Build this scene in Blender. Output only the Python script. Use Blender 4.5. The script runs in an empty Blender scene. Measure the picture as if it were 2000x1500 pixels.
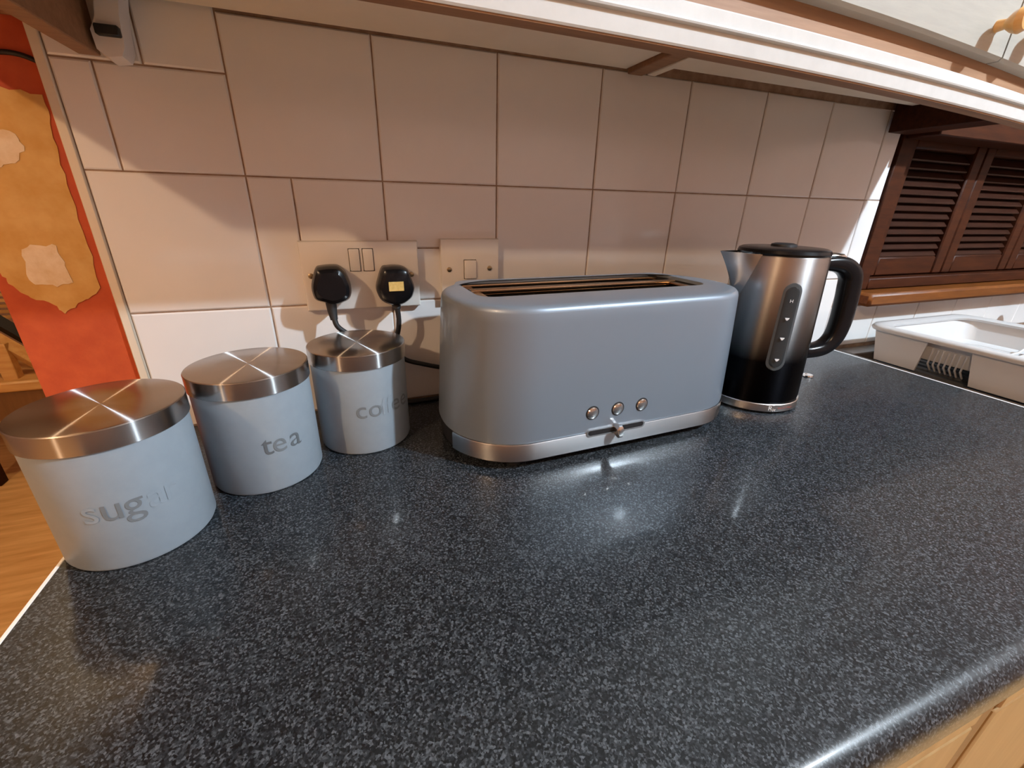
import bpy, bmesh, math, random
from mathutils import Vector, Matrix
random.seed(7)
S = bpy.context.scene
COL = S.collection
PI = math.pi

# ------------------------------------------------------------------ camera
# world: X along the tiled wall, Y into the wall (tile face at Y=0), Z up (worktop at Z=0)
CAM = Vector((0.0962, -0.6218, 0.2802))
RX = Vector((0.9372546, -0.3479399, 0.0221725))     # image right
RD = Vector((-0.1140930, -0.3661867, -0.9235205))   # image down
RF = Vector((0.3294489, 0.8630441, -0.3829077))     # forward
FPX = 844.2
cd = bpy.data.cameras.new('camera')
cam = bpy.data.objects.new('camera', cd)
COL.objects.link(cam)
cam.matrix_world = Matrix(((RX.x, -RD.x, -RF.x, CAM.x), (RX.y, -RD.y, -RF.y, CAM.y), (RX.z, -RD.z, -RF.z, CAM.z), (0, 0, 0, 1)))
cd.sensor_fit = 'HORIZONTAL'
cd.sensor_width = 36.0
cd.lens = FPX / 2000 * 36
cd.clip_start = 0.01
S.camera = cam


def at_y(px, py, Y):
    """point of a vertical plane Y = const (wall, door front ...) seen at a pixel of the photograph"""
    d = RX * ((px - 1000) / FPX) + RD * ((py - 750) / FPX) + RF
    return CAM + d * ((Y - CAM.y) / d.y)


# ------------------------------------------------------------------ light
S.view_settings.view_transform = 'Standard'
S.view_settings.look = 'None'
S.view_settings.gamma = 1.0
S.view_settings.use_curve_mapping = False
S.view_settings.exposure = 0.0

W = bpy.data.worlds.new('world')
S.world = W
W.use_nodes = True
W.node_tree.nodes['Background'].inputs[0].default_value = (1.0, 0.8, 0.62, 1)
W.node_tree.nodes['Background'].inputs[1].default_value = 0.0


def lamp(name, kind, loc, power, color, radius, aim=None, spot=None, blend=0.1):
    l = bpy.data.lights.new(name, kind)
    l.energy = power
    l.color = color
    l.shadow_soft_size = radius
    if spot:
        l.spot_size = spot
        l.spot_blend = blend
    o = bpy.data.objects.new(name, l)
    COL.objects.link(o)
    o.location = loc
    if aim:
        o.rotation_euler = (Vector(aim) - Vector(loc)).to_track_quat('-Z', 'Y').to_euler()
    return o


lamp('kitchen_ceiling_lamp_right_offscreen', 'POINT', (1.45, -1.25, 1.42), 205, (0.70, 0.86, 1.0), 0.03)
lamp('kitchen_ceiling_lamp_left_offscreen', 'POINT', (-1.35, -1.40, 1.30), 70, (1.0, 0.68, 0.41), 0.03)
lamp('hall_ceiling_lamp_offscreen', 'POINT', (-0.68, 0.85, 1.42), 34, (1.0, 0.70, 0.38), 0.04)


S.cycles.blur_glossy = 0.1


# ------------------------------------------------------------------ materials
def mat(name, color=(.5, .5, .5), rough=.5, metal=0.0, spec=.5, coat=0.0, coat_rough=.05, aniso=0.0, emit=None):
    m = bpy.data.materials.new(name)
    m.use_nodes = True
    b = m.node_tree.nodes['Principled BSDF']
    b.inputs['Base Color'].default_value = (*color, 1)
    b.inputs['Roughness'].default_value = rough
    b.inputs['Metallic'].default_value = metal
    b.inputs['Specular IOR Level'].default_value = spec
    b.inputs['Coat Weight'].default_value = coat
    b.inputs['Coat Roughness'].default_value = coat_rough
    if aniso:
        b.inputs['Anisotropic'].default_value = aniso
        b.inputs['Anisotropic Rotation'].default_value = 0.25
        t = m.node_tree.nodes.new('ShaderNodeTangent')
        t.direction_type = 'RADIAL'
        t.axis = 'Z'
        m.node_tree.links.new(t.outputs[0], b.inputs['Tangent'])
    return m


def brushed(m, rough=.36, an=.8, fac=.45):
    N, L = m.node_tree.nodes, m.node_tree.links
    b = N['Principled BSDF']
    g = N.new('ShaderNodeBsdfAnisotropic')
    g.inputs['Roughness'].default_value = rough
    g.inputs['Anisotropy'].default_value = an
    t = N.new('ShaderNodeTangent')
    t.direction_type = 'RADIAL'
    t.axis = 'Z'
    L.new(t.outputs[0], g.inputs['Tangent'])
    if b.inputs['Base Color'].links:
        L.new(b.inputs['Base Color'].links[0].from_socket, g.inputs['Color'])
    else:
        g.inputs['Color'].default_value = b.inputs['Base Color'].default_value
    mx = N.new('ShaderNodeMixShader')
    mx.inputs[0].default_value = fac
    L.new(b.outputs[0], mx.inputs[1])
    L.new(g.outputs[0], mx.inputs[2])
    L.new(mx.outputs[0], N['Material Output'].inputs['Surface'])
    return m


def nodes(m):
    return m.node_tree.nodes, m.node_tree.links, m.node_tree.nodes['Principled BSDF']


def noise(m, scale=(1, 1, 1), detail=3, nscale=5.0, rough=.6):
    N, L, b = nodes(m)
    tc = N.new('ShaderNodeTexCoord')
    mp = N.new('ShaderNodeMapping')
    mp.inputs['Scale'].default_value = scale
    L.new(tc.outputs['Object'], mp.inputs[0])
    n = N.new('ShaderNodeTexNoise')
    n.inputs['Scale'].default_value = nscale
    n.inputs['Detail'].default_value = detail
    n.inputs['Roughness'].default_value = rough
    L.new(mp.outputs[0], n.inputs['Vector'])
    return n


def ramp(m, src, stops, to='Base Color'):
    N, L, b = nodes(m)
    r = N.new('ShaderNodeValToRGB')
    els = r.color_ramp.elements
    while len(els) < len(stops):
        els.new(0.5)
    for e, (p, c) in zip(els, stops):
        e.position = p
        e.color = (*c, 1)
    L.new(src, r.inputs[0])
    if to:
        L.new(r.outputs[0], b.inputs[to])
    return r


def bump(m, src, strength=.1, dist=.001):
    N, L, b = nodes(m)
    bp = N.new('ShaderNodeBump')
    bp.inputs['Strength'].default_value = strength
    bp.inputs['Distance'].default_value = dist
    L.new(src, bp.inputs['Height'])
    L.new(bp.outputs[0], b.inputs['Normal'])


def noisy(name, c0, c1, rough, nscale, scale=(1, 1, 1), lo=.35, hi=.65, bs=0, bd=.001, detail=4, **k):
    m = mat(name, c0, rough, **k)
    n = noise(m, scale, detail, nscale)
    ramp(m, n.outputs['Fac'], [(lo, c0), (hi, c1)])
    if bs:
        bump(m, n.outputs['Fac'], bs, bd)
    return m


M = {}
M['tile'] = noisy('glazed_tile', (.70, .685, .67), (.74, .725, .71), .16, 6, bs=.05, bd=.002)
M['grout'] = noisy('grout', (.24, .155, .105), (.38, .27, .19), .9, 60)
M['orange'] = noisy('orange_paint', (.40, .052, .010), (.47, .072, .015), .7, 40, bs=.25, bd=.002)
M['ochre'] = noisy('bare_ochre_plaster', (.50, .26, .06), (.60, .36, .12), .8, 30, bs=.3, bd=.002)
M['filler'] = noisy('pale_filler', (.62, .45, .27), (.72, .58, .42), .9, 60, bs=.4, bd=.002)
M['cream_trim'] = mat('cream_trim', (.66, .58, .46), .4)
M['plaster'] = noisy('plaster_warm', (.30, .185, .135), (.34, .21, .155), .9, 8)
M['ceiling'] = mat('ceiling_white', (.48, .39, .33), .9)
# speckled laminate
m = mat('speckled_laminate', (.05, .06, .07), .36, spec=.26, coat=.2, coat_rough=.08)
N, L, b = nodes(m)
tc = N.new('ShaderNodeTexCoord')
vo = N.new('ShaderNodeTexVoronoi')
vo.inputs['Scale'].default_value = 760
L.new(tc.outputs['Object'], vo.inputs['Vector'])
sp_ = N.new('ShaderNodeSeparateColor')
L.new(vo.outputs['Color'], sp_.inputs[0])
n2 = noise(m, nscale=520, detail=3)
mx = N.new('ShaderNodeMath')
mx.operation = 'MULTIPLY_ADD'
L.new(n2.outputs['Fac'], mx.inputs[0])
mx.inputs[1].default_value = 1.0
L.new(sp_.outputs[0], mx.inputs[2])
mh = N.new('ShaderNodeMath')
mh.operation = 'MULTIPLY'
mh.inputs[1].default_value = .5
L.new(mx.outputs[0], mh.inputs[0])
ramp(m, mh.outputs[0], [(.22, (.002, .0026, .0032)), (.42, (.007, .0092, .0114)), (.60, (.024, .029, .034)), (.80, (.090, .104, .118))])
bump(m, n2.outputs['Fac'], .06, .0006)
M['counter'] = m
M['white_edge'] = mat('white_edging', (.78, .78, .76), .35)
M['canister'] = noisy('grey_enamel', (.255, .305, .345), (.27, .32, .36), .42, 90, bs=.03, bd=.0005)
M['letter'] = mat('worn_print_dark', (.105, .12, .13), .5)
M['letter_mid'] = mat('worn_print_grey', (.145, .165, .178), .5)
M['letter_faint'] = mat('worn_print_faint', (.242, .290, .328), .45)
M['steel'] = brushed(mat('brushed_steel', (.48, .465, .455), .20, 1.0, aniso=0), .38, .84, .2)
M['steel_flat'] = mat('satin_steel', (.60, .58, .55), .28, 1.0)
M['chrome'] = mat('chrome', (.75, .74, .72), .10, 1.0)
M['toaster'] = mat('silver_grey_paint', (.19, .235, .285), .40, .30, coat=.42, coat_rough=.03)
M['slot_metal'] = mat('browned_steel', (.42, .30, .19), .16, 1.0)
M['black'] = mat('black_plastic', (.005, .005, .006), .24, spec=.22)
M['matte_black'] = mat('matt_black_plastic', (.008, .008, .009), .55)
M['gauge'] = mat('smoked_gauge', (.018, .027, .032), .2, coat=.3)
M['gauge_rim'] = mat('gauge_surround', (.055, .066, .072), .35)
M['mark'] = mat('white_mark', (.75, .78, .80), .5)
M['red_mark'] = mat('red_mark', (.50, .10, .08), .5)
# kettle: steel shading into black towards the foot (the coating itself)
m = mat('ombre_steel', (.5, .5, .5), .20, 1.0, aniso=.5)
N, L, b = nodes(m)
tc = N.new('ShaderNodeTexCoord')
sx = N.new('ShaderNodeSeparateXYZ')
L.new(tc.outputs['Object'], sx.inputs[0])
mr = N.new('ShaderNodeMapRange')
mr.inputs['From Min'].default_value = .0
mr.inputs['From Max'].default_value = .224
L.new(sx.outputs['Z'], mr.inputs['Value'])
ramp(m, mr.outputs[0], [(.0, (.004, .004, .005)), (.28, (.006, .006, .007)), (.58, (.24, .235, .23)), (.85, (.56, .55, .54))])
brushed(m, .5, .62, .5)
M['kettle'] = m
M['socket'] = mat('socket_white_plastic', (.70, .66, .60), .3)
M['brass'] = mat('screw_brass', (.35, .27, .16), .35, 1.0)
M['label'] = noisy('gold_label', (.60, .44, .16), (.50, .34, .10), .4, 300)
M['cream'] = noisy('cream_paint', (.33, .32, .285), (.36, .35, .31), .35, 30, (1, 1, 8))
M['pelmet'] = noisy('white_gloss_paint', (.53, .535, .52), (.57, .575, .56), .30, 40, bs=.15, bd=.001)
M['underside'] = noisy('underside_board', (.76, .69, .58), (.80, .73, .62), .6, 14)
M['raw_wood'] = noisy('raw_brown_wood', (.22, .11, .05), (.30, .16, .08), .6, 8, (1, 14, 14))
M['mahogany'] = noisy('mahogany_stain', (.027, .0068, .0023), (.050, .013, .004), .5, 10, (1.5, 12, 12), spec=.15)
M['sill'] = noisy('sill_brown', (.10, .030, .006), (.16, .052, .010), .4, 10, (1.5, 14, 14), spec=.2)
M['slat'] = noisy('slat_brown', (.018, .006, .0035), (.032, .011, .006), .4, 10, (1.5, 14, 14), spec=.2)
M['pine'] = noisy('pine_wood', (.52, .28, .09), (.62, .38, .15), .4, 4, (1.2, 14, 14), bs=.05)
M['floor'] = noisy('oak_floor', (.58, .33, .12), (.82, .56, .26), .35, 3.5, (1.2, 11, 1), lo=.3, hi=.7)
M['base_front'] = noisy('base_front_wood', (.30, .185, .075), (.35, .225, .10), .45, 4, (12, 12, 1))
M['base_stile'] = noisy('base_stile_wood', (.14, .065, .02), (.17, .08, .026), .45, 6, (12, 12, 1))
M['rack'] = mat('white_plastic', (.52, .52, .52), .35)
M['band'] = mat('polished_steel_band', (.46, .465, .47), .22, 1.0)
brushed(M['band'], .42, .6, .30)
M['sink'] = noisy('dark_sink', (.10, .085, .07), (.16, .13, .11), .3, 40)
M['mat'] = mat('sink_mat_grey', (.09, .095, .10), .6)
M['clip'] = mat('clip_white', (.68, .66, .66), .4)


# ------------------------------------------------------------------ mesh helpers
def link(name, me, m, parent=None, smooth=None):
    o = bpy.data.objects.new(name, me)
    COL.objects.link(o)
    if m is not None and not me.materials:
        me.materials.append(m)
    if parent is not None:
        o.parent = parent
    if smooth is not None:
        me.polygons.foreach_set('use_smooth', [True] * len(me.polygons))
        me.set_sharp_from_angle(angle=smooth)
    return o


def obj(name, bm, m, parent=None, smooth=None):
    bmesh.ops.recalc_face_normals(bm, faces=bm.faces[:])
    me = bpy.data.meshes.new(name)
    bm.to_mesh(me)
    bm.free()
    return link(name, me, m, parent, smooth)


def BM():
    return bmesh.new()


def box(bm, x0, x1, y0, y1, z0, z1, bev=0, seg=1):
    r = bmesh.ops.create_cube(bm, size=1)
    for v in r['verts']:
        v.co = Vector(((x0 + x1) / 2 + v.co.x * (x1 - x0), (y0 + y1) / 2 + v.co.y * (y1 - y0), (z0 + z1) / 2 + v.co.z * (z1 - z0)))
    if bev:
        es = list({e for v in r['verts'] for e in v.link_edges})
        bmesh.ops.bevel(bm, geom=es, offset=bev, segments=seg, affect='EDGES', profile=.5)
    return bm


def bx(name, x0, x1, y0, y1, z0, z1, m, parent=None, bev=0, seg=1):
    return obj(name, box(BM(), x0, x1, y0, y1, z0, z1, bev, seg), m, parent, .7 if bev else None)


def loft(bm, rings, close=True, cap0=False, cap1=False):
    vs = [[bm.verts.new(p) for p in r] for r in rings]
    n = len(vs[0])
    for a, b in zip(vs, vs[1:]):
        for i in range(n if close else n - 1):
            j = (i + 1) % n
            bm.faces.new((a[i], a[j], b[j], b[i]))
    if cap0:
        bm.faces.new(vs[0][::-1])
    if cap1:
        bm.faces.new(vs[-1])
    return bm


def lathe(bm, prof, seg=96, c=(0, 0)):
    rings = [[(c[0] + r * math.cos(2 * PI * k / seg), c[1] + r * math.sin(2 * PI * k / seg), z) for k in range(seg)] for r, z in prof if r > 1e-6]
    return loft(bm, rings, True, True, True)


def catmull(pts, n=8):
    P = [Vector(p) for p in pts]
    P = [P[0] * 2 - P[1]] + P + [P[-1] * 2 - P[-2]]
    out = []
    for i in range(1, len(P) - 2):
        for k in range(n):
            t = k / n
            a, b, c, d = P[i - 1:i + 3]
            out.append(.5 * ((2 * b) + (c - a) * t + (2 * a - 5 * b + 4 * c - d) * t * t + (3 * b - a - 3 * c + d) * t ** 3))
    out.append(P[-2])
    return out


def tube(bm, path, rad, seg=12, ref=Vector((0, 0, 1)), flat=1.0):
    """rad: number or list; flat: width along the binormal as a factor"""
    P = [Vector(p) for p in path]
    rings = []
    for i, p in enumerate(P):
        t = (P[min(i + 1, len(P) - 1)] - P[max(i - 1, 0)]).normalized()
        b = t.cross(ref)
        if b.length < 1e-4:
            b = t.cross(Vector((1, 0, 0)))
        b.normalize()
        nn = b.cross(t)
        r = rad[i] if isinstance(rad, list) else rad
        rings.append([p + (nn * math.cos(2 * PI * k / seg) + b * flat * math.sin(2 * PI * k / seg)) * r for k in range(seg)])
    return loft(bm, rings, True, True, True)


def prism(bm, poly, f0, f1, s0=1.0, s1=1.0):
    """poly in 2D; f0/f1 map (u,v)->3D for both ends; s scales about the centroid"""
    cx = sum(p[0] for p in poly) / len(poly)
    cy = sum(p[1] for p in poly) / len(poly)
    sc = lambda s: [(cx + (p[0] - cx) * s, cy + (p[1] - cy) * s) for p in poly]
    return loft(bm, [[f0(*p) for p in sc(s0)], [f1(*p) for p in sc(s1)]], True, True, True)


def empty(name, loc=(0, 0, 0), rz=0.0):
    o = bpy.data.objects.new(name, None)
    COL.objects.link(o)
    o.location = loc
    o.rotation_euler = (0, 0, rz)
    o.empty_display_size = .05
    return o


def tag(o, label, cat, group=None):
    o['label'] = label
    o['category'] = cat
    if group:
        o['group'] = group
    return o


def struct(o, label=None):
    o['kind'] = 'structure'
    if label:
        o['label'] = label
    return o


def glyph_mesh(ch, size):
    cu = bpy.data.curves.new('glyph', 'FONT')
    cu.body = ch
    cu.size = size
    cu.resolution_u = 4
    t = bpy.data.objects.new('glyph', cu)
    COL.objects.link(t)
    dg = bpy.context.evaluated_depsgraph_get()
    me = bpy.data.meshes.new_from_object(t.evaluated_get(dg))
    bpy.data.objects.remove(t)
    bpy.data.curves.remove(cu)
    return me


def curved_glyph(name, ch, size, r, az, z0, m, parent, lift=.0005, taper=0.0):
    """letter bent on to a cylinder of radius r, centred on azimuth az (degrees), baseline z0"""
    me = glyph_mesh(ch, size)
    bm = BM()
    bm.from_mesh(me)
    bpy.data.meshes.remove(me)
    bmesh.ops.triangulate(bm, faces=bm.faces[:])
    bmesh.ops.subdivide_edges(bm, edges=[e for e in bm.edges if e.calc_length() > .003], cuts=2)
    xs = [v.co.x for v in bm.verts]
    mid = (min(xs) + max(xs)) / 2
    for v in bm.verts:
        a = math.radians(az) + (v.co.x - mid) / r
        rr = r + lift - taper * (z0 + v.co.y)
        v.co = Vector((rr * math.cos(a), rr * math.sin(a), z0 + v.co.y))
    me2 = bpy.data.meshes.new(name)
    bm.to_mesh(me2)
    bm.free()
    return link(name, me2, m, parent)


# ------------------------------------------------------------------ room shell
T = .152          # tile pitch
ZF = -.90         # floor
ZC = 1.50         # ceiling
fl = struct(bx('floor', -2.6, 2.6, -2.6, 2.8, ZF - .05, ZF, M['floor']), 'pale oak plank floor')
struct(bx('ceiling', -2.6, 2.6, -2.6, 2.8, ZC, ZC + .05, M['ceiling']))
struct(bx('wall_front', -2.6, 2.6, -2.65, -2.6, ZF, ZC, M['plaster']))
struct(bx('wall_left', -2.65, -2.6, -2.6, 2.8, ZF, ZC, M['plaster']))
struct(bx('wall_right', 2.6, 2.65, -2.6, 2.8, ZF, ZC, M['plaster']))
struct(bx('wall_hall', -2.6, 2.6, 2.8, 2.85, ZF, ZC, M['plaster']))
WX0, WX1, WZ0, WZ1 = 1.11, 2.30, .094, .45   # window opening
bm = BM()
YB0, YB1 = .0022, .13
box(bm, -.1569, WX0, YB0, YB1, ZF, ZC)
box(bm, WX1, 2.6, YB0, YB1, ZF, ZC)
box(bm, WX0, WX1, YB0, YB1, ZF, WZ0)
box(bm, WX0, WX1, YB0, YB1, WZ1, ZC)
box(bm, WX0, WX1, .10, YB1, WZ0, WZ1)
wb = struct(obj('wall_back', bm, M['grout']), 'tiled kitchen wall behind the worktop')
we = struct(bx('wall_end', -.253, -.157, .0040, .13, ZF, ZC, M['orange']), 'orange painted end of the wall beside the tiles')
struct(bx('trim_1', -.1570, -.1478, -.0012, .02, -.02, ZC, M['cream_trim'], None, .001), 'narrow cream edging strip between tiles and orange paint')

# patches of bare ochre plaster and pale filler on the orange wall end
def wallpatch(name, poly, y0, y1, m):
    bm = BM()
    pts = []
    for i, p in enumerate(poly):
        q = poly[(i + 1) % len(poly)]
        for k in range(4):
            t = k / 4
            w = at_y(p[0] + (q[0] - p[0]) * t, p[1] + (q[1] - p[1]) * t, y0)
            j = .0016 if 0 < k else .0006
            pts.append((max(-.2528, w.x + random.uniform(-j, j)), w.z + random.uniform(-j, j)))
    prism(bm, pts, lambda u, v: (u, y1, v), lambda u, v: (u, y0, v))
    return obj(name, bm, m, we)


wallpatch('plaster_patch', [(-130, 110), (0, 168), (82, 186), (98, 240), (114, 300), (138, 380), (170, 478), (197, 562), (172, 584), (150, 596), (128, 612), (108, 596), (60, 582), (25, 558), (4, 540), (-60, 430)], .0032, .0046, M['ochre'])
wallpatch('filler_patch', [(42, 486), (70, 478), (110, 480), (128, 520), (142, 552), (112, 560), (70, 556), (50, 535)], .0027, .0046, M['filler'])
wallpatch('filler_patch', [(-40, 250), (20, 256), (48, 286), (30, 318), (-10, 330), (-50, 300)], .0027, .0046, M['filler'])

# tiles, one by one
_tm = {}
def tile(x0, x1, z0, z1, y=0.0):
    g = .0009
    w, h = round(x1 - x0 - 2 * g, 4), round(z1 - z0 - 2 * g, 4)
    if (w, h) not in _tm:
        bm = BM()
        e = .0016
        loft(bm, [[(-w / 2, .0045, -h / 2), (w / 2, .0045, -h / 2), (w / 2, .0045, h / 2), (-w / 2, .0045, h / 2)],
                  [(-w / 2, e * .7, -h / 2), (w / 2, e * .7, -h / 2), (w / 2, e * .7, h / 2), (-w / 2, e * .7, h / 2)],
                  [(-w / 2 + e, 0, -h / 2 + e), (w / 2 - e, 0, -h / 2 + e), (w / 2 - e, 0, h / 2 - e), (-w / 2 + e, 0, h / 2 - e)]], True, True, True)
        bmesh.ops.recalc_face_normals(bm, faces=bm.faces[:])
        me = bpy.data.meshes.new('tile')
        bm.to_mesh(me)
        bm.free()
        me.materials.append(M['tile'])
        _tm[(w, h)] = me
    o = bpy.data.objects.new('tile', _tm[(w, h)])
    COL.objects.link(o)
    o.parent = wb
    o.location = ((x0 + x1) / 2, y + random.uniform(0, .0005), (z0 + z1) / 2)
    o.rotation_euler = (random.uniform(-.004, .004), 0, random.uniform(-.004, .004))
    return o


XL = -.1475
tile(XL, 0, 0, T)
tile(XL, 0, T, 2 * T)
tile(XL, -.114, 2 * T, .402)
tile(-.114, 0, 2 * T, .402)
tile(XL, -.072, .402, 3 * T + .10)
tile(-.072, 0, .402, 3 * T + .02)
for c in range(0, 8):
    x = c * T
    if c < 7:
        tile(x, x + T, 2 * T, 3 * T)
        tile(x, x + T, 0, T)
    if c == 0:
        tile(0, .047, T, 2 * T)
        tile(.047, T, T, 2 * T)
    elif c == 1:
        tile(x, x + T, T, .2225)
        tile(x, x + T, .2225, 2 * T)
    elif c < 7:
        tile(x, x + T, T, 2 * T)
tile(7 * T, WX0, 2 * T, 3 * T)
tile(7 * T, WX0, T, 2 * T)
tile(7 * T, 8 * T, 0, .092)
for c in range(8, 14):
    tile(c * T, c * T + T, 0, .092)

# ------------------------------------------------------------------ window with dark louvred shutters
win = struct(empty('window_1', (WX0, 0, WZ0)), 'mahogany framed window with louvred panels above the sink')
def wbx(name, x0, x1, y0, y1, z0, z1, m, par=win, bev=.002):
    o = bx(name, x0 - WX0, x1 - WX0, y0, y1, z0 - WZ0, z1 - WZ0, m, par, bev)
    return o


wbx('window_sill', 1.112, 2.29, -.042, .09, .098, .126, M['sill'], bev=.006)
wbx('window_frame', 1.112, 1.150, -.004, .09, .127, .449, M['mahogany'])
wbx('window_frame', 2.25, 2.29, -.004, .09, .127, .449, M['mahogany'])
wbx('window_frame', 1.151, 2.249, -.004, .09, .127, .150, M['mahogany'])
wbx('window_frame', 1.151, 2.249, -.004, .09, .425, .449, M['mahogany'])
wbx('back_panel', 1.152, 2.248, .075, .098, .152, .424, M['mahogany'], bev=0)
px = 1.154
for k in range(4):
    w = .272
    p = bx('shutter_panel', px - WX0, px - WX0 + .034, .012, .034, .058, .330, M['mahogany'], win, .003)
    bx('stile', px + w - .034 - WX0, px + w - WX0, .012, .034, .058, .330, M['mahogany'], p, .003)
    bx('rail', px + .035 - WX0, px + w - .035 - WX0, .013, .033, .058, .098, M['mahogany'], p, .003)
    bx('rail', px + .035 - WX0, px + w - .035 - WX0, .013, .033, .308, .330, M['mahogany'], p, .003)
    sm = None
    for j in range(13):
        z = .107 + j * .0158
        if sm is None:
            so = obj('slat', box(BM(), 0, w - .072, -.012, .012, -.0022, .0022, .0012), M['slat'], p)
            sm = so.data
        else:
            so = bpy.data.objects.new('slat', sm)
            COL.objects.link(so)
            so.parent = p
        so.location = (px + .036 - WX0, .024, z)
        so.rotation_euler = (math.radians(48), 0, 0)
    px += w + .002
# boxed head board over the window
hb = tag(bx('window_head_board', 1.116, 2.29, -.060, -.006, .412, .452, M['mahogany'], None, .002),
         'dark mahogany board boxed in above the louvred window', 'board')

# ------------------------------------------------------------------ worktop and base units
CX0, CX1, CY = -.150, 1.083, -.562
wt = tag(empty('worktop', (0, 0, 0)), 'dark grey speckled laminate worktop with rounded front edge', 'worktop')
bm = BM()
R = .017
prof = [(-.001, 0)] + [(CY + R - R * math.sin(a), -R + R * math.cos(a)) for a in [k * PI / 2 / 8 for k in range(9)]] + \
       [(CY + .004 * (1 - math.cos(a)) , -.030 - .006 * math.sin(a)) for a in [0, PI / 4, PI / 2]] + [(-.001, -.036)]
loft(bm, [[(CX0, y, z) for y, z in prof], [(CX1, y, z) for y, z in prof]], True, True, True)
obj('slab', bm, M['counter'], wt, .5)
bm = BM()
box(bm, CX0 - .0035, CX0 - .0001, CY + .012, -.003, -.036, .0002, .0006)
obj('edging_strip', bm, M['white_edge'], wt)
bm = BM()
box(bm, CX1 + .0001, CX1 + .0045, CY + .012, -.003, -.036, .0002, .0008)
obj('edging_strip', bm, M['white_edge'], wt)

# base units below the front edge
def base_unit(x0, x1, label):
    u = tag(empty('base_cabinet', ((x0 + x1) / 2, -.28, ZF)), label, 'cabinet')
    o = Vector((-(x0 + x1) / 2, .28, -ZF))
    def b(n, a0, a1, y0, y1, z0, z1, m, bev=.002, par=u):
        return bx(n, a0 + o.x, a1 + o.x, y0 + o.y, y1 + o.y, z0 + o.z, z1 + o.z, m, par, bev)
    b('carcass', x0, x1, -.510, -.012, ZF + .0, -.0365, M['base_front'], 0)
    b('stile', x1 - .034, x1 - .001, -.528, -.5105, ZF + .1, -.038, M['base_stile'])
    b('drawer_front', x0 + .004, x1 - .036, -.530, -.5105, -.215, -.044, M['base_front'])
    b('door', x0 + .004, x1 - .036, -.530, -.5105, ZF + .1, -.220, M['base_front'])
    return u


base_unit(-.140, .26, 'tan wooden base cabinet under the end of the worktop nearest the orange wall')
base_unit(.262, .70, 'tan wooden base cabinet under the toaster side of the worktop')
base_unit(.702, 1.078, 'tan wooden base cabinet under the worktop next to the sink')

# ------------------------------------------------------------------ sink, tap, dish rack
sk = tag(empty('kitchen_sink', (1.5, -.28, -.01)), 'dark inset sink and drainer beside the worktop under the window', 'sink')
bm = BM()
box(bm, 1.089 - 1.5, 1.112 - 1.5, -.28, .276, -.02, .006, .002)
box(bm, 1.114 - 1.5, 2.30 - 1.5, .236, .276, -.02, .006, .002)
box(bm, 1.114 - 1.5, 2.30 - 1.5, -.28, -.25, -.02, .006, .002)
box(bm, 2.26 - 1.5, 2.30 - 1.5, -.248, .234, -.02, .006, .002)
obj('rim', bm, M['sink'], sk, .6)
bm = BM()
box(bm, 1.100 - 1.5, 2.29 - 1.5, -.27, .27, -.03, -.012)
obj('drainer', bm, M['sink'], sk)
bm = BM()
for k in range(12):
    x = 1.14 + k * .028
    box(bm, x - 1.5, x + .017 - 1.5, -.22, .22, -.0125, -.006, .0015)
obj('ribs', bm, M['mat'], sk)
bx('plinth', 1.090 - 1.5, .79, -.26, .262, ZF + .01, -.032, M['base_front'], sk)

# dish rack
RX0, RX1, RY0, RY1 = 1.112, 1.440, -.400, -.050
rk = tag(empty('dish_rack', ((RX0 + RX1) / 2, (RY0 + RY1) / 2, -.006)), 'white plastic dish drying rack standing on the sink drainer', 'dish rack')
def rring(hx, hy, rc, z, n=6):
    out = []
    for sx_, sy_, a0 in ((1, 1, 0), (-1, 1, 90), (-1, -1, 180), (1, -1, 270)):
        for k in range(n + 1):
            t = math.radians(a0 + 90 * k / n)
            out.append((sx_ * (hx - rc) + rc * math.cos(t), sy_ * (hy - rc) + rc * math.sin(t), z))
    return out


hx, hy = (RX1 - RX0) / 2, (RY1 - RY0) / 2
bm = BM()
loft(bm, [rring(hx - .016, hy - .016, .03, .066), rring(hx - .028, hy - .028, .03, .026), rring(hx - .05, hy - .05, .03, .022),
          rring(hx - .05, hy - .05, .03, .020), rring(hx - .030, hy - .030, .03, .024), rring(hx - .018, hy - .018, .03, .066)][::1], True, False, False)
bm.faces.new([v for v in bm.verts[2 * 28:3 * 28]] if False else [bm.verts.new(p) for p in rring(hx - .05, hy - .05, .03, .0215)])
obj('tray', bm, M['rack'], rk, .6)
bm = BM()
sec = [(-.020, .0662), (-.022, .071), (-.010, .0745), (.001, .0735), (.004, .068), (.0025, .0635), (-.001, .066), (-.010, .0685)]
loft(bm, [rring(hx + o_, hy + o_, .036, z_) for o_, z_ in sec] + [rring(hx + sec[0][0], hy + sec[0][0], .036, sec[0][1])])
obj('rim', bm, M['rack'], rk, 1.2)
# panel legs: two on each long side
def leg(sx_, y0, y1):
    bm = BM()
    n = 6
    rows = []
    for k in range(n + 1):
        z = .068 - .067 * k / n
        ins = .004 + .010 * (k / n)
        sq = .010 * (k / n)
        x = sx_ * (hx - ins)
        rows.append([(x, y0 + sq, z), (x, y1 - sq, z), (x - sx_ * .004, y1 - sq, z), (x - sx_ * .004, y0 + sq, z)])
    loft(bm, rows, True, True, True)
    return obj('leg', bm, M['rack'], rk)


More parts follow.
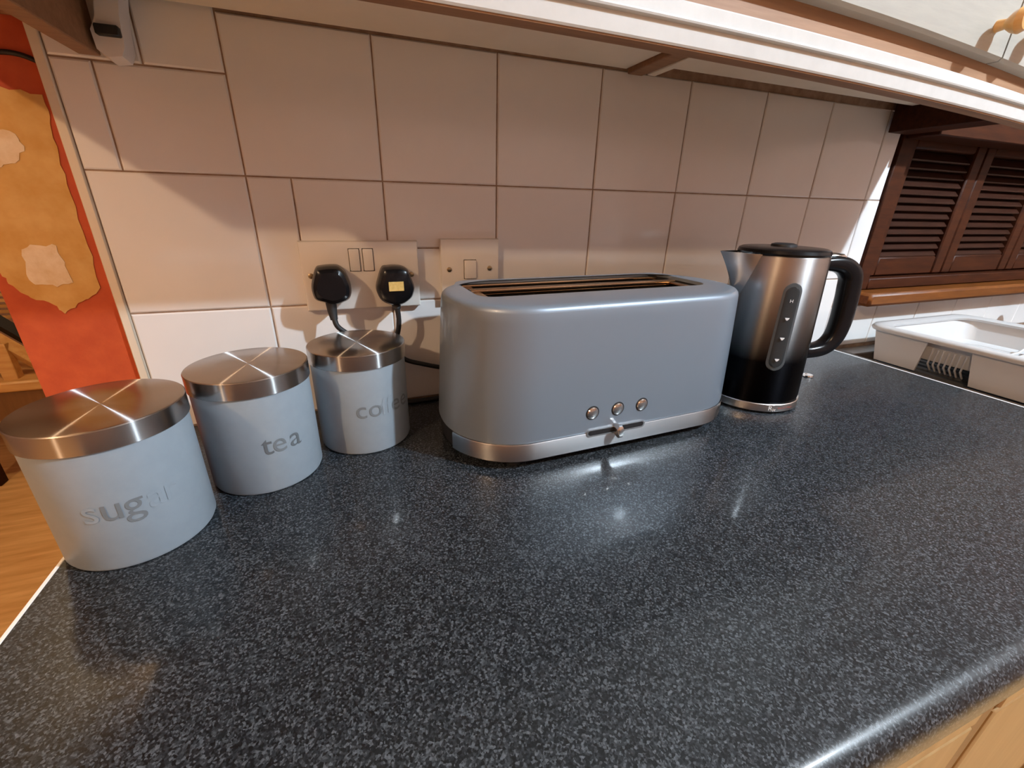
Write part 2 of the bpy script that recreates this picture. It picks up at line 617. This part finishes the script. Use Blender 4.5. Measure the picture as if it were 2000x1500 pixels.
for sx_ in (-1, 1):
    leg(sx_, hy - .110, hy - .016)
    leg(sx_, -hy + .05, hy - .175)
for y in [hy - .118 - k * .0085 for k in range(7)]:
    b_ = BM()
    tube(b_, [(-hx + .012, y, .052), (-hx + .020, y + .004, .020), (-hx + .040, y + .006, .004)], .0016, 6)
    obj('rib', b_, M['rack'], rk, 1)
for k in range(12):
    y = .02 - k * .013
    b_ = BM()
    tube(b_, [(-.02, y, .030), (.06, y, .034), (.12, y, .056)], .0028, 6)
    obj('rib', b_, M['rack'], rk, 1)

# tap
tp = tag(empty('tap', (1.745, -.072, -.004)), 'dull chrome sink tap behind the dish rack', 'tap')
bm = BM()
lathe(bm, [(.024, 0), (.024, .008), (.016, .014), (.0145, .07), (.018, .076), (.018, .095), (.012, .102)], 24)
obj('body', bm, M['steel_flat'], tp, .6)
bm = BM()
tube(bm, catmull([(0, -.01, .08), (.0, -.04, .105), (.03, -.08, .110), (.05, -.12, .095)]), .009, 12)
obj('spout', bm, M['steel_flat'], tp, 1)
bm = BM()
tube(bm, [(0, 0, .10), (-.012, -.006, .106), (-.034, -.014, .104)], [.007, .006, .005], 10)
obj('lever', bm, M['matte_black'], tp, 1)

# ------------------------------------------------------------------ wall cabinet with pelmet
KX0, KX1, KZ = -.120, 1.114, .456
kc = tag(empty('wall_cabinet', (.47, -.002, KZ)), 'cream painted wall cabinet with white pelmet hanging above the worktop', 'cabinet')
OX, OY, OZ = -.47, .002, -KZ
def kbx(name, x0, x1, y0, y1, z0, z1, m, bev=0, par=None):
    return bx(name, x0 + OX, x1 + OX, y0 + OY, y1 + OY, z0 + OZ, z1 + OZ, m, par or kc, bev)


def lens_bend(x):          # pelmet, frame and door edges bent down to mimic the lens curve
    return -.017 * max(0, (x - .2) / .74) ** 2.3


kbx('underside_board', KX0 + .019, .488, -.2115, -.0065, KZ, KZ + .014, M['underside'])
kbx('batten', .490, .514, -.2115, -.0065, KZ - .006, KZ + .014, M['raw_wood'], .001)
kbx('batten', .522, .536, -.2115, -.0065, KZ - .004, KZ + .014, M['underside'], .001)
kbx('underside_board', .538, KX1 - .056, -.2115, -.034, KZ, KZ + .014, M['underside'])
kbx('end_panel', KX0, KX0 + .018, -.248, -.0065, .404, 1.2, M['raw_wood'], .001)
kbx('end_panel', KX1 - .055, KX1, -.248, -.0065, .418, 1.2, M['mahogany'], .001)
kbx('end_shelf', -.258, KX0 - .0005, -.248, .0035, .430, .446, M['raw_wood'], .002)
kbx('carcass', KX0 + .019, KX1 - .056, -.2115, -.0065, KZ + .06, 1.2, M['raw_wood'])
def xloft(name, prof, m, x0=KX0 + .0185, x1=KX1 - .0555, n=24, smooth=.5):
    bm = BM()
    rings = []
    for k in range(n + 1):
        x = x0 + (x1 - x0) * k / n
        rings.append([(x + OX, y + OY, z + lens_bend(x) * (1.25 if z > .43 else 1) + OZ) for y, z in prof])
    loft(bm, rings, True, True, True)
    return obj(name, bm, m, kc, smooth)


pel = xloft('pelmet', [(-.2320, .4085), (-.2320, .4395), (-.2490, .4395), (-.2502, .4380), (-.2502, .4280), (-.2535, .4270), (-.2540, .4256), (-.2535, .4242),
                       (-.2500, .4230), (-.2495, .4100), (-.2485, .4085)], M['pelmet'])
bare = xloft('pelmet_bottom_edge', [(-.2325, .4085), (-.2480, .4085), (-.2475, .4073), (-.2330, .4073)], M['raw_wood'])
xloft('face_frame', [(-.2120, .440), (-.2120, .58), (-.2300, .58), (-.2300, .440)], M['raw_wood'])
xloft('pelmet_batten', [(-.2120, .4396), (-.2120, .4560), (-.2315, .4560), (-.2315, .4396)], M['raw_wood'])
# doors hanging in front of the frame
def door(x0, x1, knob_x):
    bm = BM()
    zb = lambda x: .4680 + lens_bend(x) * 1.5
    n = 8
    rings = []
    for k in range(n + 1):
        x = x0 + (x1 - x0) * k / n
        rings.append([(x + OX, -.2302 + OY, zb(x) + OZ), (x + OX, -.2302 + OY, 1.19 + OZ), (x + OX, -.2440 + OY, 1.19 + OZ), (x + OX, -.2440 + OY, zb(x) + .003 + OZ), (x + OX, -.2410 + OY, zb(x) + OZ)])
    loft(bm, rings, True, True, True)
    d = obj('door', bm, M['cream'], kc, .5)
    bm = BM()
    lathe(bm, [(.006, 0), (.005, .008), (.010, .014), (.0125, .020), (.010, .026), (.003, .028)], 24)
    for v in bm.verts:
        v.co = Vector((knob_x + OX + v.co.x, -.2438 + OY - v.co.z, .4780 + OZ + v.co.y))
    obj('knob', bm, M['pine'], d, .7)


door(KX0 + .001, .250, .215)
door(.253, .845, .815)
door(.848, KX1 - .001, .885)

# white cable clip screwed inside the end panel, with black slots
cl = tag(empty('cable_clip', (-.085, -.020, .404)), 'white plastic clip with black slots under the wall cabinet end', 'clip')
bm = BM()
prism(bm, [(-.014, .0), (-.006, -.006), (.006, -.004), (.010, .004), (.012, .03), (.016, .05), (.006, .053), (-.004, .05), (-.008, .028), (-.015, .016)],
      lambda u, v: (u, .016, v), lambda u, v: (u, -.006, v), 1, .92)
obj('body', bm, M['clip'], cl, .6)
bx('slot', -.009, .0095, -.0125, -.0055, .012, .0205, M['matte_black'], cl, .001)
bx('slot', -.004, .020, -.012, -.005, .042, .050, M['matte_black'], cl, .001)
# short black cable on the orange wall
bm = BM()
tube(bm, catmull([at_y(-80, 104, .003), at_y(0, 101, .0025), at_y(40, 107, .0025), at_y(76, 121, .003)]), .0022, 8)
tag(obj('wall_cable', bm, M['matte_black'], None, 1), 'thin black cable running across the orange wall', 'cable')

# ------------------------------------------------------------------ sockets, switch, plugs
sp = tag(empty('double_socket', (.1165, .0, .189)), 'white double wall socket with two plugs in it', 'socket')
def sb(par, c, name, x0, x1, y0, y1, z0, z1, m, bev, seg=2):
    return bx(name, x0 - c[0], x1 - c[0], y0, y1, z0 - c[1], z1 - c[1], m, par, bev, seg)


c1 = (.1165, .189)
def holed_plate(par, c, x0, x1, z0, z1, yf, hx0, hx1, hz0, hz1, e):
    """plate with one rectangular opening, front at yf, rounded by e at its outer edge"""
    q = lambda a0, a1, b0, b1, y: [(a0 - c[0], y, b0 - c[1]), (a1 - c[0], y, b0 - c[1]), (a1 - c[0], y, b1 - c[1]), (a0 - c[0], y, b1 - c[1])]
    bm = BM()
    loft(bm, [q(hx0, hx1, hz0, hz1, .0005), q(x0, x1, z0, z1, .0005), q(x0, x1, z0, z1, yf + e), q(x0 + e * .3, x1 - e * .3, z0 + e * .3, z1 - e * .3, yf + e * .3),
              q(x0 + e, x1 - e, z0 + e, z1 - e, yf), q(hx0, hx1, hz0, hz1, yf), q(hx0, hx1, hz0, hz1, .0005)])
    bmesh.ops.remove_doubles(bm, verts=bm.verts[:], dist=1e-6)
    return obj('plate', bm, M['socket'], par, .5)


holed_plate(sp, c1, .0435, .1895, .146, .233, -.0105, .1008, .1317, .1953, .2242, .003)
sb(sp, c1, 'rocker_divider', .1147, .1178, -.0104, .0, .1953, .2242, M['socket'], .0004)
for x in (.1015, .1185):
    sb(sp, c1, 'rocker_switch', x, x + .0125, -.0128, .0, .196, .2235, M['socket'], .0012)
def screw(par, c, x, z):
    bm = BM()
    lathe(bm, [(.0034, 0), (.0034, .0008), (.0024, .0014)], 16)
    box(bm, -.0024, .0024, -.0004, .0004, .0013, .0017)
    for v in bm.verts:
        v.co = Vector((x - c[0] + v.co.x, -.0104 - v.co.z, z - c[1] + v.co.y))
    obj('screw', bm, M['brass'], par, .7)


screw(sp, c1, .0535, .1910)
screw(sp, c1, .1790, .1895)
c2 = (.2625, .192)
ss = tag(empty('wall_switch', (.2625, .0, .192)), 'white single rocker switch plate behind the toaster', 'switch')
holed_plate(ss, c2, .2205, .3045, .149, .235, -.0100, .2525, .2708, .1807, .2075, .0015)
sb(ss, c2, 'rocker', .2534, .2700, -.0135, .0, .1815, .2066, M['socket'], .001)
screw(ss, c2, .2315, .1945)
screw(ss, c2, .2905, .1950)

# plugs
def plug(cx, outline, label, sticker, cordpath, relief):
    o = tag(empty('power_plug', (cx, -.0107, .182)), label, 'plug', None)
    base = Vector((cx, -.0107, .182))
    poly = []
    for (zx, zy) in outline:
        w = at_y(520 + zx / 4.1667, 420 + zy / 4.1667, -.040)
        poly.append((w.x - base.x, w.z - base.z))
    n = len(poly)
    P3 = [Vector((p[0], p[1], 0)) for p in poly]
    sm = []
    for i in range(n):
        a, b_, c_, d_ = P3[i - 1], P3[i], P3[(i + 1) % n], P3[(i + 2) % n]
        for k in range(4):
            t = k / 4
            sm.append(.5 * ((2 * b_) + (c_ - a) * t + (2 * a - 5 * b_ + 4 * c_ - d_) * t * t + (3 * b_ - a - 3 * c_ + d_) * t ** 3))
    cen = sum(sm, Vector()) / len(sm)
    bm = BM()
    rings = []
    for s, y in ((.93, .0), (1.0, -.004), (1.0, -.016), (.97, -.024), (.88, -.030), (.70, -.033)):
        rings.append([(cen.x + (p.x - cen.x) * s, y, cen.y + (p.y - cen.y) * s) for p in sm])
    loft(bm, rings, True, True, True)
    obj('body', bm, M['black'], o, .6)
    rp = [Vector(p) - base for p in relief]
    bm = BM()
    path = catmull(rp, 5)
    tube(bm, path, [.0072 - .0026 * i / (len(path) - 1) for i in range(len(path))], 14)
    obj('strain_relief', bm, M['matte_black'], o, .8)
    bm = BM()
    tube(bm, catmull([Vector(p) - base for p in cordpath], 8), .0034, 10)
    obj('cord', bm, M['matte_black'], o, 1)
    if sticker:
        bm = BM()
        a = at_y(520 + 995 / 4.1667, 420 + 545 / 4.1667, -.0437) - base
        b2 = at_y(520 + 1122 / 4.1667, 420 + 615 / 4.1667, -.0437) - base
        box(bm, a.x, b2.x, -.0342, -.0326, b2.z, a.z)
        st = obj('rating_label', bm, M['label'], o)
        st['label'] = 'small gold rating label'
    return o


plug(.079, [(395, 445), (440, 428), (530, 420), (590, 428), (640, 470), (672, 530), (693, 590), (696, 650), (680, 690), (640, 715), (560, 740), (470, 722), (400, 700), (372, 650), (362, 590), (372, 520)],
     'plain black mains plug in the socket, nearer the orange wall', False,
     [(.0745, -.030, .140), (.0770, -.031, .130), (.0850, -.030, .121), (.100, -.026, .108), (.112, -.024, .08), (.120, -.022, .04), (.150, -.018, .006), (.215, -.016, .0036), (.30, -.014, .0036)],
     [(.0735, -.027, .164), (.0735, -.028, .150), (.0745, -.030, .138)])
plug(.156, [(950, 440), (1000, 426), (1060, 422), (1115, 428), (1160, 452), (1185, 510), (1208, 565), (1215, 610), (1195, 675), (1140, 722), (1080, 745), (1020, 742), (950, 712), (912, 655), (903, 600), (918, 530)],
     'black mains plug with a gold label on its face', True,
     [(.1545, -.030, .150), (.1555, -.030, .135), (.1545, -.029, .122), (.1515, -.026, .108), (.1500, -.022, .094), (.1530, -.018, .080), (.1640, -.018, .0695), (.1850, -.020, .0625), (.2080, -.022, .0560), (.240, -.026, .050)],
     [(.1535, -.027, .158), (.1540, -.028, .152), (.1545, -.030, .147)])

# ------------------------------------------------------------------ canisters
def canister(x, y, label, text, base_z):
    o = tag(empty('storage_canister', (x, y, 0)), label, 'canister', 'grey canisters in a row by the wall')
    r = .0542
    bm = BM()
    lathe(bm, [(r - .004, .0), (r - .0012, .0010), (r, .0035), (r, .104), (r, .1072), (r - .004, .1072)], 128)
    obj('body', bm, M['canister'], o, .5)
    bm = BM()
    rl = .0557
    lathe(bm, [(rl - .001, .1066), (rl, .1074), (rl, .1236), (rl - .0006, .1243), (rl - .0016, .1246), (.02, .1244), (.002, .1244)], 128)
    obj('lid', bm, M['steel'], o, .35)
    for ch, az, m in text:
        curved_glyph('letter', ch, .0305, r, az, base_z, M[m], o)
    return o


canister(-.102, -.211, 'grey canister lettered sugar with brushed steel lid at the worktop end',
         [('s', -95, 'letter_faint'), ('u', -81, 'letter_mid'), ('g', -67, 'letter_mid'), ('a', -51.5, 'letter_faint'), ('r', -39.5, 'letter_faint')], .0485)
canister(-.009, -.139, 'grey canister lettered tea with brushed steel lid, the middle one',
         [('t', -77, 'letter'), ('e', -65, 'letter_mid'), ('a', -48, 'letter')], .0455)
canister(.098, -.092, 'grey canister lettered coffee with brushed steel lid beside the toaster',
         [('c', -94, 'letter_mid'), ('o', -77.5, 'letter_mid'), ('f', -66, 'letter_faint'), ('f', -59, 'letter_faint'), ('e', -49, 'letter_mid'), ('e', -33, 'letter_mid')], .0490)

# ------------------------------------------------------------------ toaster
TA, TB, TBUL = .207, .0910, .0015
TH = .187
to = tag(empty('toaster', (.393, -.139, 0), .035), 'long silver grey toaster with a steel base band', 'toaster')
def plan(a, b, rc, bul, z, n=14, ms=14):
    pts = []
    cor = ((1, 1, 0), (-1, 1, 90), (-1, -1, 180), (1, -1, 270))
    for i, (sx_, sy_, a0) in enumerate(cor):
        for k in range(n + 1):
            t = math.radians(a0 + 90 * k / n)
            pts.append((sx_ * (a - rc) + rc * math.cos(t), sy_ * (b - rc) + rc * math.sin(t)))
        q = pts[-1]
        nx = cor[(i + 1) % 4]
        t = math.radians(nx[2])
        p2 = (nx[0] * (a - rc) + rc * math.cos(t), nx[1] * (b - rc) + rc * math.sin(t))
        m_ = ms if i in (0, 2) else 2
        for k in range(1, m_):
            pts.append((q[0] + (p2[0] - q[0]) * k / m_, q[1] + (p2[1] - q[1]) * k / m_))
    return [(u, v + min(0, v / b) * bul * (1 - (u / a) ** 2), z) for u, v in pts]


def tring(ins, z):
    tap = .007 * max(0, (z - .033) / .154)      # the ends lean in a little towards the top
    return plan(TA - ins - tap, TB - ins, (TB - ins) * .93, TBUL, z)


SA, SB = .163, .0535        # slot opening
SV = .0290                  # opening sits slightly towards the wall
def sring(ins, z):
    return [(u, v + SV, w) for u, v, w in plan(SA - ins, SB - ins, .020 - ins * .5, 0.0, z)]


bm = BM()
loft(bm, [tring(.004, .030), tring(.0004, .0335), tring(0, .036), tring(.0006, .10), tring(.0016, .170), tring(.0020, .1795), tring(.0030, .1832), tring(.0052, .1856), tring(.0085, .1868), tring(.014, .1870), sring(-.004, .1868), sring(-.001, .1862), sring(0, .1845), sring(.0004, .182)])
obj('body', bm, M['toaster'], to, .6)
# slot well
bm = BM()
loft(bm, [sring(-.0002, .1846), sring(.0002, .176), sring(.004, .1755), sring(.006, .120)], True, False, True)
obj('slot_well', bm, M['matte_black'], to, .6)
def bar(name, u0, u1, v, z, w, h, m, par=to, bev=.0012):
    return bx(name, u0, u1, v - w / 2, v + w / 2, z - h / 2, z + h / 2, m, par, bev, 2)


bar('slot_trim', -SA + .006, SA - .006, SV - SB + .007, .1800, .006, .006, M['slot_metal'])
bar('slot_trim', -SA + .006, SA - .006, SV + SB - .007, .1800, .006, .006, M['slot_metal'])
bar('slot_divider', -SA + .006, SA - .006, SV + .010, .1795, .012, .008, M['slot_metal'])
bar('slot_trim', -SA + .003, -SA + .018, SV, .1790, .09, .004, M['slot_metal'])
bar('slot_trim', SA - .018, SA - .003, SV, .1790, .09, .004, M['slot_metal'])
bar('slot_lining', -SA + .012, SA - .012, SV + .0035, .150, .0012, .055, M['slot_metal'], bev=0)
bar('slot_lining', -SA + .012, SA - .012, SV - SB + .011, .150, .0012, .055, M['slot_metal'], bev=0)
bar('slot_lining', -SA + .012, SA - .012, SV + .0165, .150, .0012, .055, M['slot_metal'], bev=0)
for k in range(14):
    u = -SA + .03 + k * (2 * SA - .06) / 13
    for v in (SV - SB + .014, SV + .0005, SV + .020):
        bm = BM()
        tube(bm, [(u, v, .174), (u, v, .13)], .0009, 6)
        obj('guide_wire', bm, M['chrome'], to)
# steel band: front and right side, its seam at the left end
ring0 = tring(-.0012, 0)
def band_pts(ins, z, i0, i1):
    r_ = tring(ins, z)
    n_ = len(r_)
    return [r_[i % n_] for i in range(i0, i1)]


nr = len(ring0)
i0 = 15 + 13 + 15 + 1 + 3          # just past the left tip
i1 = i0 + nr - 22
bm = BM()
loft(bm, [band_pts(.003, .0105, i0, i1), band_pts(-.0006, .0110, i0, i1), band_pts(-.0012, .0118, i0, i1), band_pts(-.0012, .0315, i0, i1), band_pts(-.0006, .0328, i0, i1), band_pts(.002, .0330, i0, i1)], False)
bd = obj('steel_band', bm, M['band'], to, .6)
bm = BM()
loft(bm, [tring(.0140, .0005), tring(.0120, .0100), tring(.0022, .012), tring(.0022, .0325)], True, True, True)
obj('base', bm, M['matte_black'], to, .6)
for u, v in ((-.14, -.07), (.14, -.07), (-.14, .07), (.14, .07)):
    bm = BM()
    lathe(bm, [(.010, 0), (.010, .005)], 16, (u, v))
    obj('foot', bm, M['matte_black'], to, .6)
def front_v(u, z, lift=0):
    return -(TB + TBUL * (1 - (u / TA) ** 2)) + .0006 - lift
def front_n(u):
    s = -2 * TBUL * u / TA ** 2          # dv/du of the front
    return Vector((-s * -1, -1, 0)).normalized() if False else Vector((2 * TBUL * u / TA ** 2 * 1.0, -1, 0)).normalized()
def face_lathe(name, prof, u, z, m, par, seg=32):
    bm = BM()
    lathe(bm, prof, seg)
    n_ = front_n(u)
    t_ = Vector((-n_.y, n_.x, 0))
    o_ = Vector((u, front_v(u, z), z))
    for v in bm.verts:
        v.co = o_ + t_ * v.co.x + Vector((0, 0, 1)) * v.co.y + n_ * v.co.z
    return obj(name, bm, m, par, .6)


for u in (-.0505, -.0155, .0195):
    b_ = face_lathe('button', [(.0074, -.001), (.0074, .0012), (.0066, .0022), (.0042, .0029), (.0012, .0031)], u, .0585, M['chrome'], to)
    face_lathe('button_ring', [(.0090, -.001), (.0090, .0004), (.0084, .0006)], u, .0585, M['matte_black'], b_)
# browning slider in a capsule slot across the band edge
def capsule(u0, u1, z, h, lift, m, name, par, depth=.002):
    pts = []
    r_ = h / 2
    for k in range(9):
        a = PI / 2 + PI * k / 8
        pts.append((u0 + r_ + r_ * math.cos(a), z + r_ * math.sin(a)))
    for j in range(1, 8):
        pts.append((u0 + r_ + (u1 - u0 - 2 * r_) * j / 8, z - r_))
    for k in range(9):
        a = -PI / 2 + PI * k / 8
        pts.append((u1 - r_ + r_ * math.cos(a), z + r_ * math.sin(a)))
    for j in range(1, 8):
        pts.append((u1 - r_ - (u1 - u0 - 2 * r_) * j / 8, z + r_))
    bm = BM()
    loft(bm, [[(u, front_v(u, w) + depth, w) for u, w in pts], [(u, front_v(u, w, lift), w) for u, w in pts]], True, True, True)
    return obj(name, bm, m, par)


capsule(-.0570, .0270, .0322, .0088, .0023, M['chrome'], 'slider_surround', to)
sl = capsule(-.0545, .0245, .0328, .0062, .0027, M['matte_black'], 'slider_slot', to)
bm = BM()
u = -.0150
f0 = front_v(u, .03)
loft(bm, [[(u + a * s, f0 - d, .0325 + b_ * s) for a, b_ in ((-.0035, -.0075), (.0025, -.0075), (.0045, -.002), (.0045, .004), (.001, .0085), (-.0035, .0085), (-.006, .004), (-.006, -.002))]
          for s, d in ((.8, .001), (.9, .006), (1.0, .009), (.95, .012), (.7, .0135))], True, True, True)
obj('slider_knob', bm, M['chrome'], to, .7)

# ------------------------------------------------------------------ kettle
KX, KY = .6895, -.150
AZH = math.radians(-15)
kb = tag(empty('kettle_power_base', (KX, KY, 0)), 'round steel rimmed power base under the kettle', 'kettle base')
bm = BM()
lathe(bm, [(.060, 0), (.0655, .0012), (.0665, .003), (.0665, .004)], 96)
obj('foot', bm, M['matte_black'], kb, .6)
bm = BM()
lathe(bm, [(.066, .0030), (.0695, .0036), (.0698, .0050), (.0694, .0145), (.0685, .0154), (.060, .0154)], 96)
obj('steel_rim', bm, M['steel_flat'], kb, .5)
curved_glyph('logo_mark', 'R', .0105, .0696, -112, .0060, M['mark'], kb, .0003)
curved_glyph('logo_mark', 'H', .0062, .0696, -107.5, .0045, M['mark'], kb, .0005)
for i, ch in enumerate('Russell Hobbs'):
    if ch != ' ':
        curved_glyph('logo_letter', ch, .0036, .0696, -102 + i * 1.75, .0085, M['red_mark'], kb, .0003)

kt = tag(empty('kettle', (KX, KY, .0155)), 'steel kettle shading to black below with black loop handle', 'kettle')
Z0 = .0155
def kr(z):               # wall radius at local height
    return .0676 + (.0593 - .0676) * (z / .2085)


bm = BM()
KH = .2085
lathe(bm, [(.064, .0), (.0668, .0008), (kr(.004), .004)] + [(kr(z), z) for z in (.03, .06, .09, .12, .15, .18, .20, KH - .001)] + [(kr(KH) - .001, KH), (kr(KH) - .003, KH), (kr(KH) - .004, KH - .01)], 128)
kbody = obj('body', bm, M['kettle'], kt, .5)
# spout
AZS = AZH + PI
bm = BM()
rows = []
NT = 12
for i in range(NT + 1):
    t = i / NT
    z = .128 + (KH + .001 - .128) * t
    ha = math.radians(4 + 27 * t ** .8)
    ext = .036 * t ** 1.7 + .0005
    row = []
    for k in range(17):
        s = -1 + 2 * k / 16
        w = (1 - abs(s) ** 1.25)
        rr_ = kr(z) - .0006 + ext * w ** 1.1 * (1 if abs(s) < 1 else 0)
        a = AZS + ha * s * (1 - .35 * w)
        row.append((rr_ * math.cos(a), rr_ * math.sin(a), z + .0015 * w * t))
    rows.append(row)
inner = [[(p[0] * .975, p[1] * .975, p[2]) for p in r_] for r_ in rows]
loft(bm, rows, False)
loft(bm, inner, False)
bv = bm.verts
bm.verts.ensure_lookup_table()
n_ = 17 * (NT + 1)
for k in range(16):
    a, b_ = n_ - 17 + k, n_ - 17 + k + 1
    bm.faces.new((bm.verts[a], bm.verts[b_], bm.verts[n_ + b_], bm.verts[n_ + a]))
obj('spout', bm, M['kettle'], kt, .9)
# lid
bm = BM()
lathe(bm, [(.054, KH - .004), (.0590, KH + .0005), (.0596, KH + .0030), (.0580, KH + .0070), (.0540, KH + .0088), (.030, KH + .0100), (.004, KH + .0102)], 96)
ld = obj('lid', bm, M['black'], kt, .6)
bm = BM()
lathe(bm, [(.017, KH + .0098), (.0165, KH + .0125), (.0120, KH + .0140), (.003, KH + .0142)], 40, (.004, .004))
obj('lid_knob', bm, M['matte_black'], ld, .6)
# handle
bm = BM()
ca, sa = math.cos(AZH), math.sin(AZH)
hp = [(.052, .192), (.072, .1955), (.098, .193), (.116, .180), (.1210, .158), (.1235, .130), (.1240, .104), (.1200, .082), (.107, .0665), (.084, .0605), (.060, .0605)]
hr = [.0095, .0105, .0125, .0145, .0150, .0148, .0142, .0130, .0115, .0105, .0105]
path = catmull([(r_ * ca, r_ * sa, z) for r_, z in hp], 6)
rads = []
for i in range(len(path)):
    f = i / 6
    j = min(int(f), len(hr) - 2)
    rads.append(hr[j] + (hr[j + 1] - hr[j]) * min(1, f - j))
side = Vector((-sa, ca, 0))
rings = []
for i, p in enumerate(path):
    t = (path[min(i + 1, len(path) - 1)] - path[max(i - 1, 0)]).normalized()
    nn = t.cross(side).normalized()
    ring = []
    for k in range(20):
        a = 2 * PI * k / 20
        c_, s_ = math.cos(a), math.sin(a)
        e = .75
        ring.append(p + nn * rads[i] * math.copysign(abs(c_) ** e, c_) + side * .0135 * math.copysign(abs(s_) ** e, s_))
    rings.append(ring)
loft(bm, rings, True, True, True)
hd = obj('handle', bm, M['black'], kt, .9)
bm = BM()
tube(bm, [(.062 * ca, .062 * sa, .2055), (.075 * ca, .075 * sa, .2075), (.092 * ca, .092 * sa, .2060), (.104 * ca, .104 * sa, .2005)], [.003, .004, .004, .002], 12, flat=2.2)
sw = obj('lid_release', bm, M['chrome'], hd, 1)
# water gauge, bent to the wall
def gauge(az0, half, z0, z1, lift, m, name, par, inner=0):
    bm = BM()
    r_ = half
    def P(u, z, l):
        rr_ = kr(z) + l
        a = math.radians(az0) + u / .064
        return (rr_ * math.cos(a), rr_ * math.sin(a), z)
    zs = [z0 + r_ - r_ * math.cos(PI / 2 * k / 6) for k in range(7)] + [z0 + r_ + (z1 - z0 - 2 * r_) * j / 6 for j in range(1, 6)] + [z1 - r_ + r_ * math.sin(PI / 2 * k / 6) for k in range(7)]
    top, bot = [], []
    for z in zs:
        dz = max(0, z0 + r_ - z, z - (z1 - r_))
        h_ = max(.0004, math.sqrt(max(0, r_ * r_ - dz * dz)))
        us = [h_ * (-1 + 2 * k / 8) for k in range(9)]
        top.append([P(u, z, lift if 0 < k < 8 else lift - .0005) for k, u in enumerate(us)])
        bot.append([P(u, z, -.003) for u in us])
    loft(bm, [a + b_[::-1] for a, b_ in zip(top, bot)], True, True, True)
    return obj(name, bm, m, par, .7)


gauge(-119, .0125, .052, .176, .0008, M['gauge_rim'], 'gauge_surround', kbody)
gauge(-119, .0092, .057, .171, .0014, M['gauge'], 'water_gauge', kbody)
for z, ch, s in ((.150, 'H', .0065), (.128, None, 0), (.100, None, 0), (.069, None, 0)):
    if ch:
        curved_glyph('gauge_mark', ch, s, kr(z) + .0022, -119, z, M['mark'], kbody, .0006)
    else:
        bm = BM()
        rr_ = kr(z) + .0028
        pts = [(-.0028, .001), (.0028, .001), (.002, -.0008), (.0006, -.0024), (-.0006, -.0024), (-.002, -.0008)]
        def Q(u, w, l):
            a = math.radians(-119) + u / .064
            return ((rr_ + l) * math.cos(a), (rr_ + l) * math.sin(a), z + w)
        loft(bm, [[Q(u, w, -.001) for u, w in pts], [Q(u, w, .0002) for u, w in pts]], True, True, True)
        obj('gauge_mark', bm, M['mark'], kbody)

# small shiny disc on the worktop
bm = BM()
lathe(bm, [(.009, 0), (.0095, .001), (.0085, .003), (.006, .0034), (.004, .0026)], 24, (0, 0))
dc = obj('metal_cap', bm, M['chrome'], None, .6)
dc.location = (.873, -.117, 0)
tag(dc, 'small shiny metal cap lying on the worktop beyond the kettle', 'cap')

# ------------------------------------------------------------------ slatted wooden chair in the hall
YC = 1.66
ch = tag(empty('slatted_chair', (-1.30, YC, ZF)), 'pale wooden slatted chair in the hall beyond the orange wall', 'chair')
def cbx(name, x0, x1, y0, y1, z0, z1, m, bev=.003):
    return bx(name, x0 + 1.30, x1 + 1.30, y0 - YC, y1 - YC, z0 - ZF, z1 - ZF, m, ch, bev)


def cbar(name, a, b_, w, m):
    bm = BM()
    tube(bm, [Vector(a) - Vector((-1.30, YC, ZF)), Vector(b_) - Vector((-1.30, YC, ZF))], w, 4)
    return obj(name, bm, m, ch)


for k in range(12):
    z = -.245 + k * .0250
    cbx('back_slat', -1.66, -1.155, YC + .30, YC + .315, z, z + .014, M['pine'], .001)
cbx('back_post', -1.16, -1.115, YC + .29, YC + .33, ZF, .08, M['pine'])
cbx('back_post', -1.70, -1.655, YC + .29, YC + .33, ZF, .08, M['pine'])
cbar('arm', (-1.36, YC + .0, -.14), (-1.12, YC + .04, -.45), .030, M['pine'])
cbar('arm_pad', (-1.36, YC + .05, -.08), (-1.12, YC + .09, -.39), .028, M['matte_black'])
cbx('front_post', -1.275, -1.225, YC - .02, YC + .02, -.46, -.28, M['pine'])
cbx('cross_rail', -1.68, -1.276, YC - .014, YC + .014, -.335, -.295, M['pine'])
cbx('seat', -1.70, -1.13, YC - .06, YC + .29, -.475, -.430, M['pine'], .008)
cbx('seat_apron', -1.69, -1.14, YC - .05, YC - .03, -.60, -.476, M['base_stile'])
cbx('leg', -1.69, -1.64, YC - .05, YC - .0, ZF, -.476, M['mahogany'])
cbx('leg', -1.47, -1.415, YC - .05, YC + .0, ZF, -.601, M['mahogany'])
